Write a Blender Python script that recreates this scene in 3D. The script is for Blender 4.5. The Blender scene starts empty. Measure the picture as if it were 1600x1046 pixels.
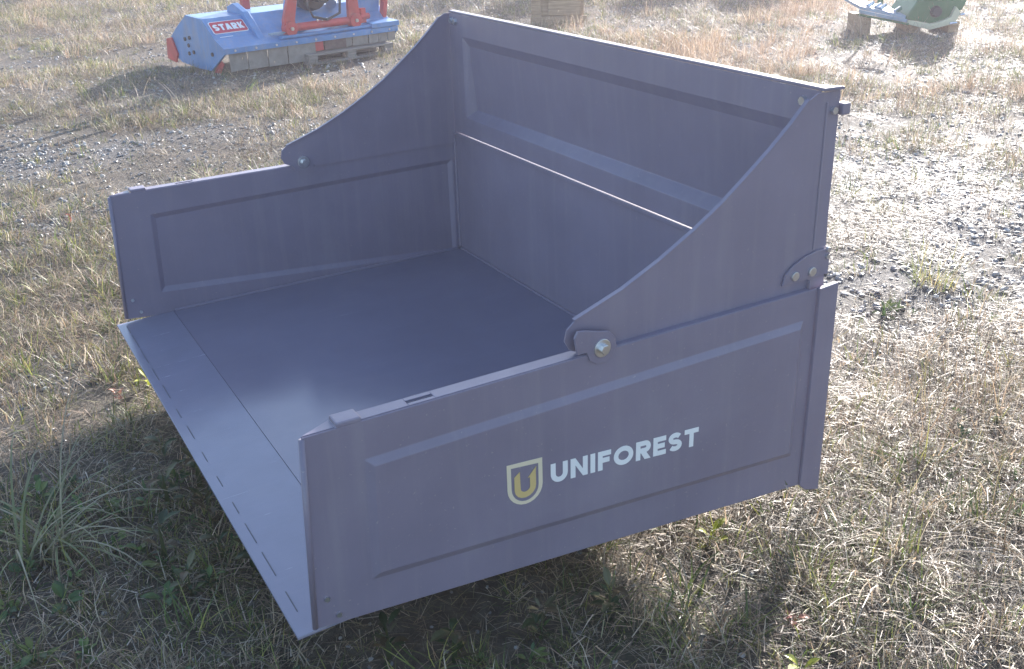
import bpy, bmesh, math, random
import numpy as np
from mathutils import Vector, Matrix

random.seed(7)
RNG = np.random.default_rng(11)
sc = bpy.context.scene
COL = sc.collection
R = math.radians

# ------------------------------------------------------------------ camera
G = 0.22                                   # height of the box floor above the ground
cam_d = bpy.data.cameras.new('camera')
cam = bpy.data.objects.new('camera', cam_d)
COL.objects.link(cam)
right = Vector((0.8651090, -0.5006491, -0.0306091))
down = Vector((-0.2317293, -0.3448093, -0.9096197))
fwd = Vector((0.4448460, 0.7940133, -0.4143127))
CAM = Vector((-0.4215308, -1.5699676, 1.3330788 + G))
rot = Matrix((right, -down, -fwd)).transposed()
cam.matrix_world = Matrix.Translation(CAM) @ rot.to_4x4()
cam_d.sensor_width = 36.0
cam_d.lens = 1604.14 / 1600 * 36.0
cam_d.clip_start = 0.05
cam_d.clip_end = 2000
sc.camera = cam

# ------------------------------------------------------------------ light
SUN_AZ = R(60.74 - 26.0)                   # from +X, counter-clockwise
SUN_EL = R(17.4)
S = Vector((math.cos(SUN_AZ) * math.cos(SUN_EL), math.sin(SUN_AZ) * math.cos(SUN_EL), math.sin(SUN_EL)))
world = bpy.data.worlds.new('World')
sc.world = world
world.use_nodes = True
nt = world.node_tree
sky = nt.nodes.new('ShaderNodeTexSky')
sky.sky_type = 'NISHITA'
sky.sun_disc = False
sky.sun_elevation = SUN_EL
sky.sun_rotation = math.pi / 2 - SUN_AZ
sky.air_density = 1.0
sky.dust_density = 1.2
sky.ozone_density = 1.5
nt.links.new(sky.outputs[0], nt.nodes['Background'].inputs[0])
nt.nodes['Background'].inputs[1].default_value = 0.125
sun_d = bpy.data.lights.new('sun', 'SUN')
sun_d.energy = 4.6
sun_d.angle = R(0.55)
sun_d.color = (1.0, 0.95, 0.91)
sun = bpy.data.objects.new('sun', sun_d)
sun.rotation_euler = S.to_track_quat('Z', 'Y').to_euler()
COL.objects.link(sun)
sc.view_settings.view_transform = 'Standard'
sc.view_settings.look = 'None'
sc.view_settings.gamma = 1
sc.view_settings.exposure = 1.72
sc.render.engine = 'CYCLES'
sc.cycles.max_bounces = 8
sc.cycles.transparent_max_bounces = 8

# ------------------------------------------------------------------ helpers
def tag(o, label=None, cat=None, group=None, kind=None):
    if label: o['label'] = label
    if cat: o['category'] = cat
    if group: o['group'] = group
    if kind: o['kind'] = kind
    return o

def empty(name, loc=(0, 0, 0), rz=0.0, tilt=(0, 0)):
    o = bpy.data.objects.new(name, None)
    o.location = loc
    o.rotation_euler = (tilt[0], tilt[1], rz)
    o.empty_display_size = 0.1
    COL.objects.link(o)
    return o

class MB:
    """collects shapes, builds ONE mesh object"""
    def __init__(s):
        s.v = []; s.f = []
    def add(s, vs, fs):
        n = len(s.v)
        s.v += [tuple(p) for p in vs]
        s.f += [tuple(i + n for i in f) for f in fs]
        return s
    def box(s, a, b, m=None):
        x0, y0, z0 = a; x1, y1, z1 = b
        vs = [(x0, y0, z0), (x1, y0, z0), (x1, y1, z0), (x0, y1, z0), (x0, y0, z1), (x1, y0, z1), (x1, y1, z1), (x0, y1, z1)]
        if m is not None: vs = [m @ Vector(p) for p in vs]
        return s.add(vs, [(3, 2, 1, 0), (4, 5, 6, 7), (0, 1, 5, 4), (1, 2, 6, 5), (2, 3, 7, 6), (3, 0, 4, 7)])
    def prism(s, poly, axis, a, b):
        """poly of 2-D points, extruded along axis ('x','y','z') from a to b"""
        def P(p, w):
            if axis == 'y': return (p[0], w, p[1])
            if axis == 'x': return (w, p[0], p[1])
            return (p[0], p[1], w)
        n = len(poly)
        vs = [P(p, a) for p in poly] + [P(p, b) for p in poly]
        fs = [tuple(range(n)), tuple(range(2 * n - 1, n - 1, -1))]
        fs += [(i, i + n, (i + 1) % n + n, (i + 1) % n) for i in range(n)]
        return s.add(vs, fs)
    def tube(s, pts, r, n=10, cap=True):
        pts = [Vector(p) for p in pts]
        rs = r if isinstance(r, (list, tuple)) else [r] * len(pts)
        vs = []
        for i, p in enumerate(pts):
            t = (pts[min(i + 1, len(pts) - 1)] - pts[max(i - 1, 0)]).normalized()
            u = t.cross(Vector((0, 0, 1)))
            if u.length < 1e-3: u = t.cross(Vector((1, 0, 0)))
            u.normalize(); w = t.cross(u)
            for k in range(n):
                a = 2 * math.pi * k / n
                vs.append(p + (u * math.cos(a) + w * math.sin(a)) * rs[i])
        fs = []
        for i in range(len(pts) - 1):
            for k in range(n):
                a = i * n + k; b = i * n + (k + 1) % n
                fs.append((a, b, b + n, a + n))
        if cap:
            fs.append(tuple(range(n - 1, -1, -1)))
            fs.append(tuple(range((len(pts) - 1) * n, len(pts) * n)))
        return s.add(vs, fs)
    def ribbon(s, pts, nrm, w):
        """flat strip following pts, widened along nrm"""
        n = len(pts); nv = Vector(nrm)
        vs = []
        for p in pts:
            vs.append(Vector(p)); vs.append(Vector(p) + nv * w)
        fs = [(2 * i, 2 * i + 2, 2 * i + 3, 2 * i + 1) for i in range(n - 1)]
        return s.add(vs, fs)
    def build(s, name, mat, parent=None, bevel=0.0, smooth=False, loc=None):
        me = bpy.data.meshes.new(name)
        me.from_pydata([tuple(p) for p in s.v], [], s.f)
        bm = bmesh.new(); bm.from_mesh(me)
        bmesh.ops.recalc_face_normals(bm, faces=bm.faces)
        bm.to_mesh(me); bm.free()
        if mat: me.materials.append(mat)
        if smooth:
            me.shade_smooth()
        o = bpy.data.objects.new(name, me)
        COL.objects.link(o)
        if parent: o.parent = parent
        if loc: o.location = loc
        if bevel:
            m = o.modifiers.new('bevel', 'BEVEL'); m.width = bevel; m.segments = 2; m.limit_method = 'ANGLE'; m.angle_limit = R(35)
        return o

def nodes(name):
    m = bpy.data.materials.new(name); m.use_nodes = True
    t = m.node_tree
    return m, t, t.nodes['Principled BSDF']

def nn(t, kind, **kw):
    n = t.nodes.new(kind)
    for k, v in kw.items():
        if k.startswith('i_'):
            key = k[2:]
            n.inputs[int(key) if key.isdigit() else key.replace('_', ' ')].default_value = v
        else: setattr(n, k, v)
    return n

def noise(t, scale, detail=4, rough=0.55, coord='Object'):
    tc = nn(t, 'ShaderNodeTexCoord')
    n = nn(t, 'ShaderNodeTexNoise', i_Scale=scale, i_Detail=detail, i_Roughness=rough)
    t.links.new(tc.outputs[coord], n.inputs['Vector'])
    return n

def ramp(t, src, stops):
    r = nn(t, 'ShaderNodeValToRGB')
    e = r.color_ramp.elements
    while len(e) < len(stops): e.new(0.5)
    for k, (p, c) in enumerate(stops):
        e[k].position = p; e[k].color = c if len(c) == 4 else (*c, 1)
    t.links.new(src, r.inputs[0])
    return r

def paint(name, c, rough=0.4, var=0.12, dirt=None, metallic=0.0, bump=0.0, scale=9.0, coat=0.0, streak=0.0, spec=0.5, scuff=False):
    """painted metal: slightly uneven colour and gloss, thin dust"""
    m, t, b = nodes(name)
    n = noise(t, scale, 6)
    lo = tuple(x * (1 - var) for x in c); hi = tuple(min(1, x * (1 + var)) for x in c)
    r = ramp(t, n.outputs['Fac'], [(0.3, lo), (0.7, hi)])
    col = r.outputs[0]
    if dirt:
        n2 = noise(t, scale * 0.45, 8, 0.65)
        r2 = ramp(t, n2.outputs['Fac'], [(0.52, (0, 0, 0)), (0.75, (dirt[3],) * 3)])
        mx = nn(t, 'ShaderNodeMix', data_type='RGBA')
        t.links.new(r2.outputs[0], mx.inputs[0]); t.links.new(col, mx.inputs[6]); mx.inputs[7].default_value = (*dirt[:3], 1)
        col = mx.outputs[2]
    if streak:
        tc = nn(t, 'ShaderNodeTexCoord'); mp = nn(t, 'ShaderNodeMapping'); mp.inputs['Scale'].default_value = (26, 26, 1.6)
        ns = nn(t, 'ShaderNodeTexNoise', i_Scale=1.0, i_Detail=5, i_Roughness=0.6)
        t.links.new(tc.outputs['Object'], mp.inputs[0]); t.links.new(mp.outputs[0], ns.inputs['Vector'])
        rs = ramp(t, ns.outputs['Fac'], [(0.50, (0, 0, 0)), (0.72, (streak * 0.35,) * 3)])
        mx = nn(t, 'ShaderNodeMix', data_type='RGBA'); mx.inputs[7].default_value = (0.38, 0.345, 0.35, 1)
        t.links.new(rs.outputs[0], mx.inputs[0]); t.links.new(col, mx.inputs[6]); col = mx.outputs[2]
        nd = noise(t, 130, 2, 0.5)                  # specks of grit and dried splashes
        rd = ramp(t, nd.outputs['Fac'], [(0.70, (0, 0, 0)), (0.76, (0.45,) * 3)])
        mx = nn(t, 'ShaderNodeMix', data_type='RGBA'); mx.inputs[7].default_value = (0.40, 0.36, 0.33, 1)
        t.links.new(rd.outputs[0], mx.inputs[0]); t.links.new(col, mx.inputs[6]); col = mx.outputs[2]
    t.links.new(col, b.inputs['Base Color'])
    n3 = noise(t, scale * 2.2, 5)
    mr = nn(t, 'ShaderNodeMapRange'); mr.inputs[3].default_value = max(0.05, rough - 0.07); mr.inputs[4].default_value = rough + 0.1
    t.links.new(n3.outputs['Fac'], mr.inputs[0]); t.links.new(mr.outputs[0], b.inputs['Roughness'])
    b.inputs['Metallic'].default_value = metallic
    b.inputs['Specular IOR Level'].default_value = spec
    if scuff:                                       # long faint scuffs left by loads dragged in over the lip
        tc = nn(t, 'ShaderNodeTexCoord'); mp = nn(t, 'ShaderNodeMapping'); mp.inputs['Scale'].default_value = (2.2, 70, 1); mp.inputs['Rotation'].default_value = (0, 0, 0.12)
        ns = nn(t, 'ShaderNodeTexNoise', i_Scale=1.0, i_Detail=6, i_Roughness=0.7)
        t.links.new(tc.outputs['Object'], mp.inputs[0]); t.links.new(mp.outputs[0], ns.inputs['Vector'])
        rs = ramp(t, ns.outputs['Fac'], [(0.54, (0, 0, 0)), (0.80, (0.10,) * 3)])
        ad = nn(t, 'ShaderNodeMath', operation='ADD'); t.links.new(mr.outputs[0], ad.inputs[0]); t.links.new(rs.outputs[0], ad.inputs[1])
        t.links.new(ad.outputs[0], b.inputs['Roughness'])
        mx = nn(t, 'ShaderNodeMix', data_type='RGBA'); mx.inputs[7].default_value = (0.36, 0.34, 0.36, 1)
        t.links.new(rs.outputs[0], mx.inputs[0]); t.links.new(col, mx.inputs[6]); t.links.new(mx.outputs[2], b.inputs['Base Color'])
    b.inputs['Coat Weight'].default_value = coat
    if bump:
        n4 = noise(t, scale * 0.35, 3)
        bp = nn(t, 'ShaderNodeBump', i_Strength=bump, i_Distance=0.01)
        t.links.new(n4.outputs['Fac'], bp.inputs['Height']); t.links.new(bp.outputs[0], b.inputs['Normal'])
    return m

M = {}
M['box'] = paint('flare_lifted_anthracite', (0.215, 0.185, 0.25), 0.34, 0.07, (0.33, 0.30, 0.35, 0.3), streak=0.4, bump=0.12, scale=5)  # charcoal paint, its base colour lifted toward the violet veil of lens flare
M['lip'] = paint('wear_plate_paint', (0.225, 0.212, 0.285), 0.20, 0.06, (0.36, 0.33, 0.32, 0.14), bump=0.05, spec=0.85, scuff=True, scale=6)
M['floor'] = paint('floor_paint', (0.205, 0.185, 0.25), 0.17, 0.06, (0.36, 0.33, 0.32, 0.16), bump=0.05, spec=0.9, scuff=True, scale=3)
M['zinc'] = paint('zinc_bolt', (0.62, 0.62, 0.64), 0.3, 0.1, metallic=0.9, scale=60)
M['rubber'] = paint('dark_slot', (0.03, 0.03, 0.035), 0.7)
M['seam'] = paint('dark_seam', (0.09, 0.09, 0.11), 0.6)
M['white_print'] = paint('white_print', (0.80, 0.80, 0.82), 0.45, 0.03)
M['gold_print'] = paint('gold_print', (0.62, 0.46, 0.20), 0.45, 0.06)
M['pale_gold_print'] = paint('pale_gold_print', (0.72, 0.62, 0.46), 0.45, 0.05)
M['blue'] = paint('sky_blue_paint', (0.11, 0.25, 0.50), 0.34, 0.14, (0.30, 0.28, 0.26, 0.5), scale=6, streak=0.8)
M['red'] = paint('red_paint', (0.50, 0.07, 0.07), 0.42, 0.16, (0.3, 0.22, 0.19, 0.5), scale=10)
M['flap'] = paint('grey_flap', (0.26, 0.23, 0.21), 0.75, 0.2, (0.32, 0.28, 0.24, 0.5), scale=14)
M['flap_dark'] = paint('brown_flap', (0.15, 0.10, 0.09), 0.8, 0.2, (0.3, 0.26, 0.22, 0.4), scale=14)
M['dark'] = paint('dark_iron', (0.045, 0.042, 0.042), 0.55, 0.2, (0.2, 0.18, 0.16, 0.3), scale=12)
M['sticker'] = paint('red_sticker', (0.50, 0.03, 0.06), 0.35, 0.04)
M['green'] = paint('green_paint', (0.03, 0.13, 0.05), 0.4, 0.15, (0.2, 0.2, 0.15, 0.3), scale=9)
M['cream'] = paint('cream_paint', (0.55, 0.53, 0.38), 0.5, 0.1, scale=9)
M['deck'] = paint('pale_blue_steel', (0.24, 0.33, 0.42), 0.4, 0.12, (0.3, 0.3, 0.28, 0.3), scale=9)
M['steel'] = paint('bright_steel', (0.75, 0.76, 0.78), 0.22, 0.1, metallic=0.95, scale=20)

def wood(name, c0, c1):
    m, t, b = nodes(name)
    tc = nn(t, 'ShaderNodeTexCoord'); mp = nn(t, 'ShaderNodeMapping'); mp.inputs['Scale'].default_value = (3, 40, 40)
    n = nn(t, 'ShaderNodeTexNoise', i_Scale=1.3, i_Detail=6, i_Roughness=0.6)
    t.links.new(tc.outputs['Object'], mp.inputs[0]); t.links.new(mp.outputs[0], n.inputs['Vector'])
    r = ramp(t, n.outputs['Fac'], [(0.28, c0), (0.72, c1)])
    t.links.new(r.outputs[0], b.inputs['Base Color']); b.inputs['Roughness'].default_value = 0.8
    bp = nn(t, 'ShaderNodeBump', i_Strength=0.3, i_Distance=0.004)
    t.links.new(n.outputs['Fac'], bp.inputs['Height']); t.links.new(bp.outputs[0], b.inputs['Normal'])
    return m
M['wood'] = wood('weathered_wood', (0.26, 0.17, 0.10), (0.48, 0.34, 0.21))
M['wood_grey'] = wood('grey_pallet_wood', (0.15, 0.135, 0.12), (0.33, 0.29, 0.26))

# numpy value noise -------------------------------------------------
def vnoise(x, y, seed=0):
    xi = np.floor(x).astype(np.int64); yi = np.floor(y).astype(np.int64)
    xf = x - xi; yf = y - yi
    def h(a, b):
        n = (a * 374761393 + b * 668265263 + seed * 1442695041) & 0xffffffff
        n = ((n ^ (n >> 13)) * 1274126177) & 0xffffffff
        return ((n ^ (n >> 16)) & 0xffff) / 65535.0
    u = xf * xf * (3 - 2 * xf); v = yf * yf * (3 - 2 * yf)
    return (h(xi, yi) * (1 - u) + h(xi + 1, yi) * u) * (1 - v) + (h(xi, yi + 1) * (1 - u) + h(xi + 1, yi + 1) * u) * v

def fbm(x, y, sc_, seed=0, octv=4):
    s = 0; a = 0.5; tot = 0
    for k in range(octv):
        s = s + a * vnoise(x * sc_, y * sc_, seed + k); tot += a; a *= 0.5; sc_ *= 2.03
    return s / tot

def height(x, y):
    return (fbm(x, y, 0.7, 3, 3) - 0.5) * 0.06 + (fbm(x, y, 5.0, 9, 3) - 0.5) * 0.012

TRACK = np.array([(-3, 5.9), (-1, 5.5), (0.3, 5.1), (1.6, 4.9), (3.0, 3.6), (3.9, 2.4), (3.9, 1.5), (3.4, 0.9), (5.5, -1.0)], float)
def gravel_field(x, y):
    d = np.full(np.shape(x), 99.0)
    for a, b in zip(TRACK[:-1], TRACK[1:]):
        ab = b - a; t = np.clip(((x - a[0]) * ab[0] + (y - a[1]) * ab[1]) / (ab @ ab), 0, 1)
        d = np.minimum(d, np.hypot(x - a[0] - t * ab[0], y - a[1] - t * ab[1]))
    w = np.where(x < 2.2, 0.75, 1.15) + (fbm(x, y, 0.8, 40, 3) - 0.5) * 1.5
    g1 = np.clip(1.25 - d / w, 0, 1)
    d2 = np.hypot((x + 0.1) / 1.2, (y - 3.9) / 0.7); d3 = np.hypot((x + 0.25) / 0.7, (y - 1.95) / 0.35)
    g2 = np.clip(1.1 - np.minimum(d2, d3), 0, 1) * 0.8
    return np.clip(np.maximum(g1, g2) * np.where(x < 2.2, 0.62, 0.85) + (fbm(x, y, 1.9, 50, 3) - 0.5) * 0.9, 0, 1)

# ------------------------------------------------------------------ ground
def axis_steps():
    a = list(np.arange(-3.0, 9.0, 0.055))
    x = 9.0; st = 0.06; out = []
    while x < 900: out.append(x); st *= 1.13; x += st
    x = -3.0; st = 0.06; neg = []
    while x > -900: st *= 1.13; x -= st; neg.append(x)
    return np.array(neg[::-1] + a + out)
gx = axis_steps(); gy = axis_steps()
X, Y = np.meshgrid(gx, gy, indexing='ij')
Z = height(X, Y)
far = np.clip((np.hypot(X - 3, Y - 3) - 14) / 20, 0, 1)
Z = Z * (1 - far)
nx, ny = X.shape
me = bpy.data.meshes.new('ground')
me.vertices.add(nx * ny)
me.vertices.foreach_set('co', np.stack([X, Y, Z], -1).astype(np.float32).ravel())
ii = np.arange(nx * ny).reshape(nx, ny)
q = np.stack([ii[:-1, :-1], ii[1:, :-1], ii[1:, 1:], ii[:-1, 1:]], -1).reshape(-1, 4)
me.loops.add(q.size); me.loops.foreach_set('vertex_index', q.ravel().astype(np.int32))
me.polygons.add(len(q)); me.polygons.foreach_set('loop_start', np.arange(0, q.size, 4, dtype=np.int32))
me.update(calc_edges=True)
ga = me.attributes.new('gravel', 'FLOAT', 'POINT')
ga.data.foreach_set('value', gravel_field(X, Y).astype(np.float32).ravel())
me.shade_smooth()
ground = bpy.data.objects.new('ground', me); COL.objects.link(ground)
tag(ground, kind='structure')
m, t, b = nodes('soil_and_grit')
n1 = noise(t, 2.2, 8, 0.62); n2 = noise(t, 26, 6, 0.65)
vor = nn(t, 'ShaderNodeTexVoronoi', i_Scale=110.0); tcv = nn(t, 'ShaderNodeTexCoord'); t.links.new(tcv.outputs['Object'], vor.inputs['Vector'])
soil = ramp(t, n1.outputs['Fac'], [(0.25, (0.085, 0.066, 0.045)), (0.5, (0.14, 0.112, 0.08)), (0.75, (0.12, 0.115, 0.055))])
litter = ramp(t, n2.outputs['Fac'], [(0.40, (0.04, 0.034, 0.03)), (0.58, (0.13, 0.11, 0.09)), (0.78, (0.32, 0.28, 0.24))])
mx = nn(t, 'ShaderNodeMix', data_type='RGBA'); mx.inputs[0].default_value = 0.55
t.links.new(soil.outputs[0], mx.inputs[6]); t.links.new(litter.outputs[0], mx.inputs[7])
grit = ramp(t, vor.outputs['Color'], [(0.1, (0.04, 0.039, 0.04)), (0.6, (0.085, 0.082, 0.085)), (0.95, (0.22, 0.21, 0.21))])
at = nn(t, 'ShaderNodeAttribute', attribute_name='gravel')
mg = nn(t, 'ShaderNodeMix', data_type='RGBA')
t.links.new(at.outputs['Fac'], mg.inputs[0]); t.links.new(mx.outputs[2], mg.inputs[6]); t.links.new(grit.outputs[0], mg.inputs[7])
t.links.new(mg.outputs[2], b.inputs['Base Color'])
b.inputs['Roughness'].default_value = 0.85
n5 = noise(t, 90, 5, 0.7); ad = nn(t, 'ShaderNodeMath', operation='ADD'); t.links.new(n2.outputs['Fac'], ad.inputs[0]); t.links.new(n5.outputs['Fac'], ad.inputs[1])
bp = nn(t, 'ShaderNodeBump', i_Strength=0.7, i_Distance=0.02)
t.links.new(ad.outputs[0], bp.inputs['Height']); t.links.new(bp.outputs[0], b.inputs['Normal'])
me.materials.append(m)

# ------------------------------------------------------------------ transport box
TB = empty('transport_box', (0, 0, 0))
tag(TB, 'large anthracite tipping transport box with raised back board and gold shield emblem', 'transport box')
def zb(x): return -0.087 * x                # lower edge of the side walls drops towards the rear
L, W, H = 1.25, 1.8, 0.425

# floor and front plate
mb = MB(); mb.box((0.1535, 0.006, -0.006), (1.262, 1.796, 0.0))
floor_o = mb.build('floor', M['floor'], TB); floor_o.location.z = G
mb = MB()
pr = [(-0.034, -0.013), (-0.034, -0.006), (0.153, 0.0), (0.153, -0.006)]
mb.prism(pr, 'y', 0.006, 1.796)
lip = mb.build('cutting_lip', M['lip'], TB, bevel=0.0015); lip.location.z = G
for k in range(13):                          # stitched weld line along the lip
    y0 = 0.08 + k * 0.135; y1 = y0 + random.uniform(0.05, 0.12)
    xx = -0.008 + random.uniform(-0.001, 0.001); zz = -0.006 + 0.006 * (xx + 0.034) / 0.187
    mb = MB(); mb.box((xx - 0.001, y0, zz - 0.001), (xx + 0.001, y1, zz + 0.0008)); mb.build('weld_bead', M['seam'], lip)

def embossed(outer, inner, y, depth, bev, flip=1):
    """sheet in the x-z plane at y with a pressed panel pushed by depth"""
    i2 = inner
    cx = sum(p[0] for p in i2) / 4; cz = sum(p[1] for p in i2) / 4
    i3 = [(p[0] + (bev if p[0] < cx else -bev), p[1] + (bev if p[1] < cz else -bev)) for p in i2]
    V = [(p[0], y, p[1]) for p in outer] + [(p[0], y, p[1]) for p in i2] + [(p[0], y + depth, p[1]) for p in i3]
    F = []
    for a in (0, 4):
        for k in range(4): F.append((a + k, a + (k + 1) % 4, a + 4 + (k + 1) % 4, a + 4 + k))
    F.append((8, 9, 10, 11))
    return V, F

def side_wall(ya, sgn):
    """ya: plane of the sheet; sgn: +1 when the inside of the box lies towards +y"""
    outer = [(0.0, 0.004), (1.27, zb(1.27)), (1.27, H), (0.022, H - 0.002)]
    inner = [(0.125, 0.072), (1.235, -0.012), (1.235, 0.352), (0.135, 0.342)]
    mb = MB()
    V, F = embossed(outer, inner, ya, -0.009 * sgn, 0.016)
    mb.add(V, F)
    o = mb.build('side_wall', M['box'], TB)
    so = o.modifiers.new('thick', 'SOLIDIFY'); so.thickness = 0.004; so.offset = 0
    bv = o.modifiers.new('bevel', 'BEVEL'); bv.width = 0.010; bv.segments = 4; bv.limit_method = 'ANGLE'; bv.angle_limit = R(25)
    o.location.z = G
    yi = ya + 0.002 * sgn
    def span(a, b): return (min(a, b), max(a, b))
    # top flange with slot, tapering to the front corner
    t_ = MB()
    w = 0.034
    fs = 1                                  # both flanges point the same way in y: near one inwards, far one outwards
    sgn_wall = sgn; sgn = fs; yi = ya + 0.002
    ys = span(yi, ya + w * sgn)
    t_.box((0.137, ys[0], H - 0.004), (0.234, ys[1], H))
    t_.box((0.289, ys[0], H - 0.004), (1.25, ys[1], H))
    a, b2 = span(yi, ya + 0.012 * sgn); t_.box((0.234, a, H - 0.004), (0.289, b2, H))
    a, b2 = span(ya + 0.022 * sgn, ya + w * sgn); t_.box((0.234, a, H - 0.004), (0.289, b2, H))
    p = [(0.022, yi), (0.086, yi), (0.086, ya + w * sgn)]
    t_.prism(p, 'z', H - 0.0045, H - 0.0005)
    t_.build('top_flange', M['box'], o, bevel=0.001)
    s_ = MB(); a, b2 = span(ya + 0.0105 * sgn, ya + 0.0235 * sgn); s_.box((0.230, a, H - 0.010), (0.293, b2, H - 0.006)); s_.build('slot', M['rubber'], o)
    k_ = MB(); a, b2 = span(ya - 0.003 * sgn, ya + 0.036 * sgn); k_.box((0.0875, a, H - 0.003), (0.1365, b2, H + 0.008)); k_.build('corner_bracket', M['box'], o, bevel=0.003)
    sgn = sgn_wall
    # rear flange folded outwards a little
    r_ = MB(); a, b2 = span(ya - 0.010 * sgn, ya + 0.004 * sgn)
    r_.prism([(1.2715, zb(1.27)), (1.290, -0.128), (1.336, -0.142), (1.330, H + 0.004), (1.2715, H)], 'y', a, b2)
    r_.build('rear_flange', M['box'], o, bevel=0.002)
    # rounded front hem
    h_ = MB(); h_.tube([(0.001, ya, 0.006), (0.022, ya, H - 0.006)], 0.006, 10)
    h_.build('front_hem', M['box'], o, smooth=True)
    for (x, z) in ((0.030, 0.066), (0.050, 0.020)):
        c = MB(); c.tube([(x, ya - 0.0065 * sgn, z), (x, ya + 0.0065 * sgn, z)], 0.0055, 10); c.build('rivet', M['zinc'], o)
    return o
near_wall = side_wall(0.0, 1)
far_wall = side_wall(1.8, -1)
near_wall['label'] = 'near side wall with white lettering and shield emblem'

# lower back wall
mb = MB(); mb.box((1.252, 0.006, -0.03), (1.256, 1.794, 0.444))
mb.box((1.2425, 0.022, 0.4445), (1.2585, 1.788, 0.456))
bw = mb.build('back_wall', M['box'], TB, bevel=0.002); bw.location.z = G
for k in range(2):
    c = MB(); c.tube([(1.249, 1.77 - k * 0.03, 0.475), (1.262, 1.77 - k * 0.03, 0.475)], 0.008, 8)
    c.build('bolt', M['zinc'], bw)

# weld runs in the inside corners
for path in ([(1.2495, 1.7945, 0.004), (1.2495, 1.7945, 0.43)], [(0.16, 1.7945, 0.002), (1.245, 1.7945, 0.002)], [(1.249, 0.01, 0.002), (1.249, 1.79, 0.002)], [(0.16, 0.0055, 0.002), (1.245, 0.0055, 0.002)]):
    a_ = Vector(path[0]); b_ = Vector(path[1]); n_ = int((b_ - a_).length / 0.012)
    w_ = MB(); w_.tube([a_.lerp(b_, i / n_) for i in range(n_ + 1)], [0.0045 + 0.0012 * (i % 2) + random.uniform(-0.0006, 0.0006) for i in range(n_ + 1)], 6)
    wo = w_.build('corner_weld', M['box'], TB, smooth=True); wo.location.z = G

# raised back board
mb = MB()
V, F = embossed([(0.022, 0.4575), (1.788, 0.4575), (1.788, 0.876), (0.022, 0.876)],
                [(0.075, 0.522), (1.690, 0.522), (1.690, 0.800), (0.075, 0.800)], 0, 0.034, 0.027)
V[10] = (V[10][0], 0.012, V[10][2]); V[11] = (V[11][0], 0.012, V[11][2])
V = [(1.25 + p[1], p[0], p[2]) for p in V]
mb.add(V, F)
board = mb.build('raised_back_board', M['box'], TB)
so = board.modifiers.new('thick', 'SOLIDIFY'); so.thickness = 0.004; so.offset = 0
bv = board.modifiers.new('bevel', 'BEVEL'); bv.width = 0.005; bv.segments = 3; bv.limit_method = 'ANGLE'; bv.angle_limit = R(25)
board.location.z = G
mb = MB(); mb.prism([(1.2475, 0.012), (1.300, 0.004), (1.272, 0.05), (1.272, 1.788), (1.2475, 1.788)], 'z', 0.8765, 0.884); mb.build('top_rim', M['box'], board, bevel=0.002)
for (y, z) in ((1.762, 0.852), (1.735, 0.850), (0.068, 0.849)):
    c = MB(); c.tube([(1.238, y, z), (1.252, y, z)], [0.010, 0.012], 6); c.build('bolt', M['zinc'], board)

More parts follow.
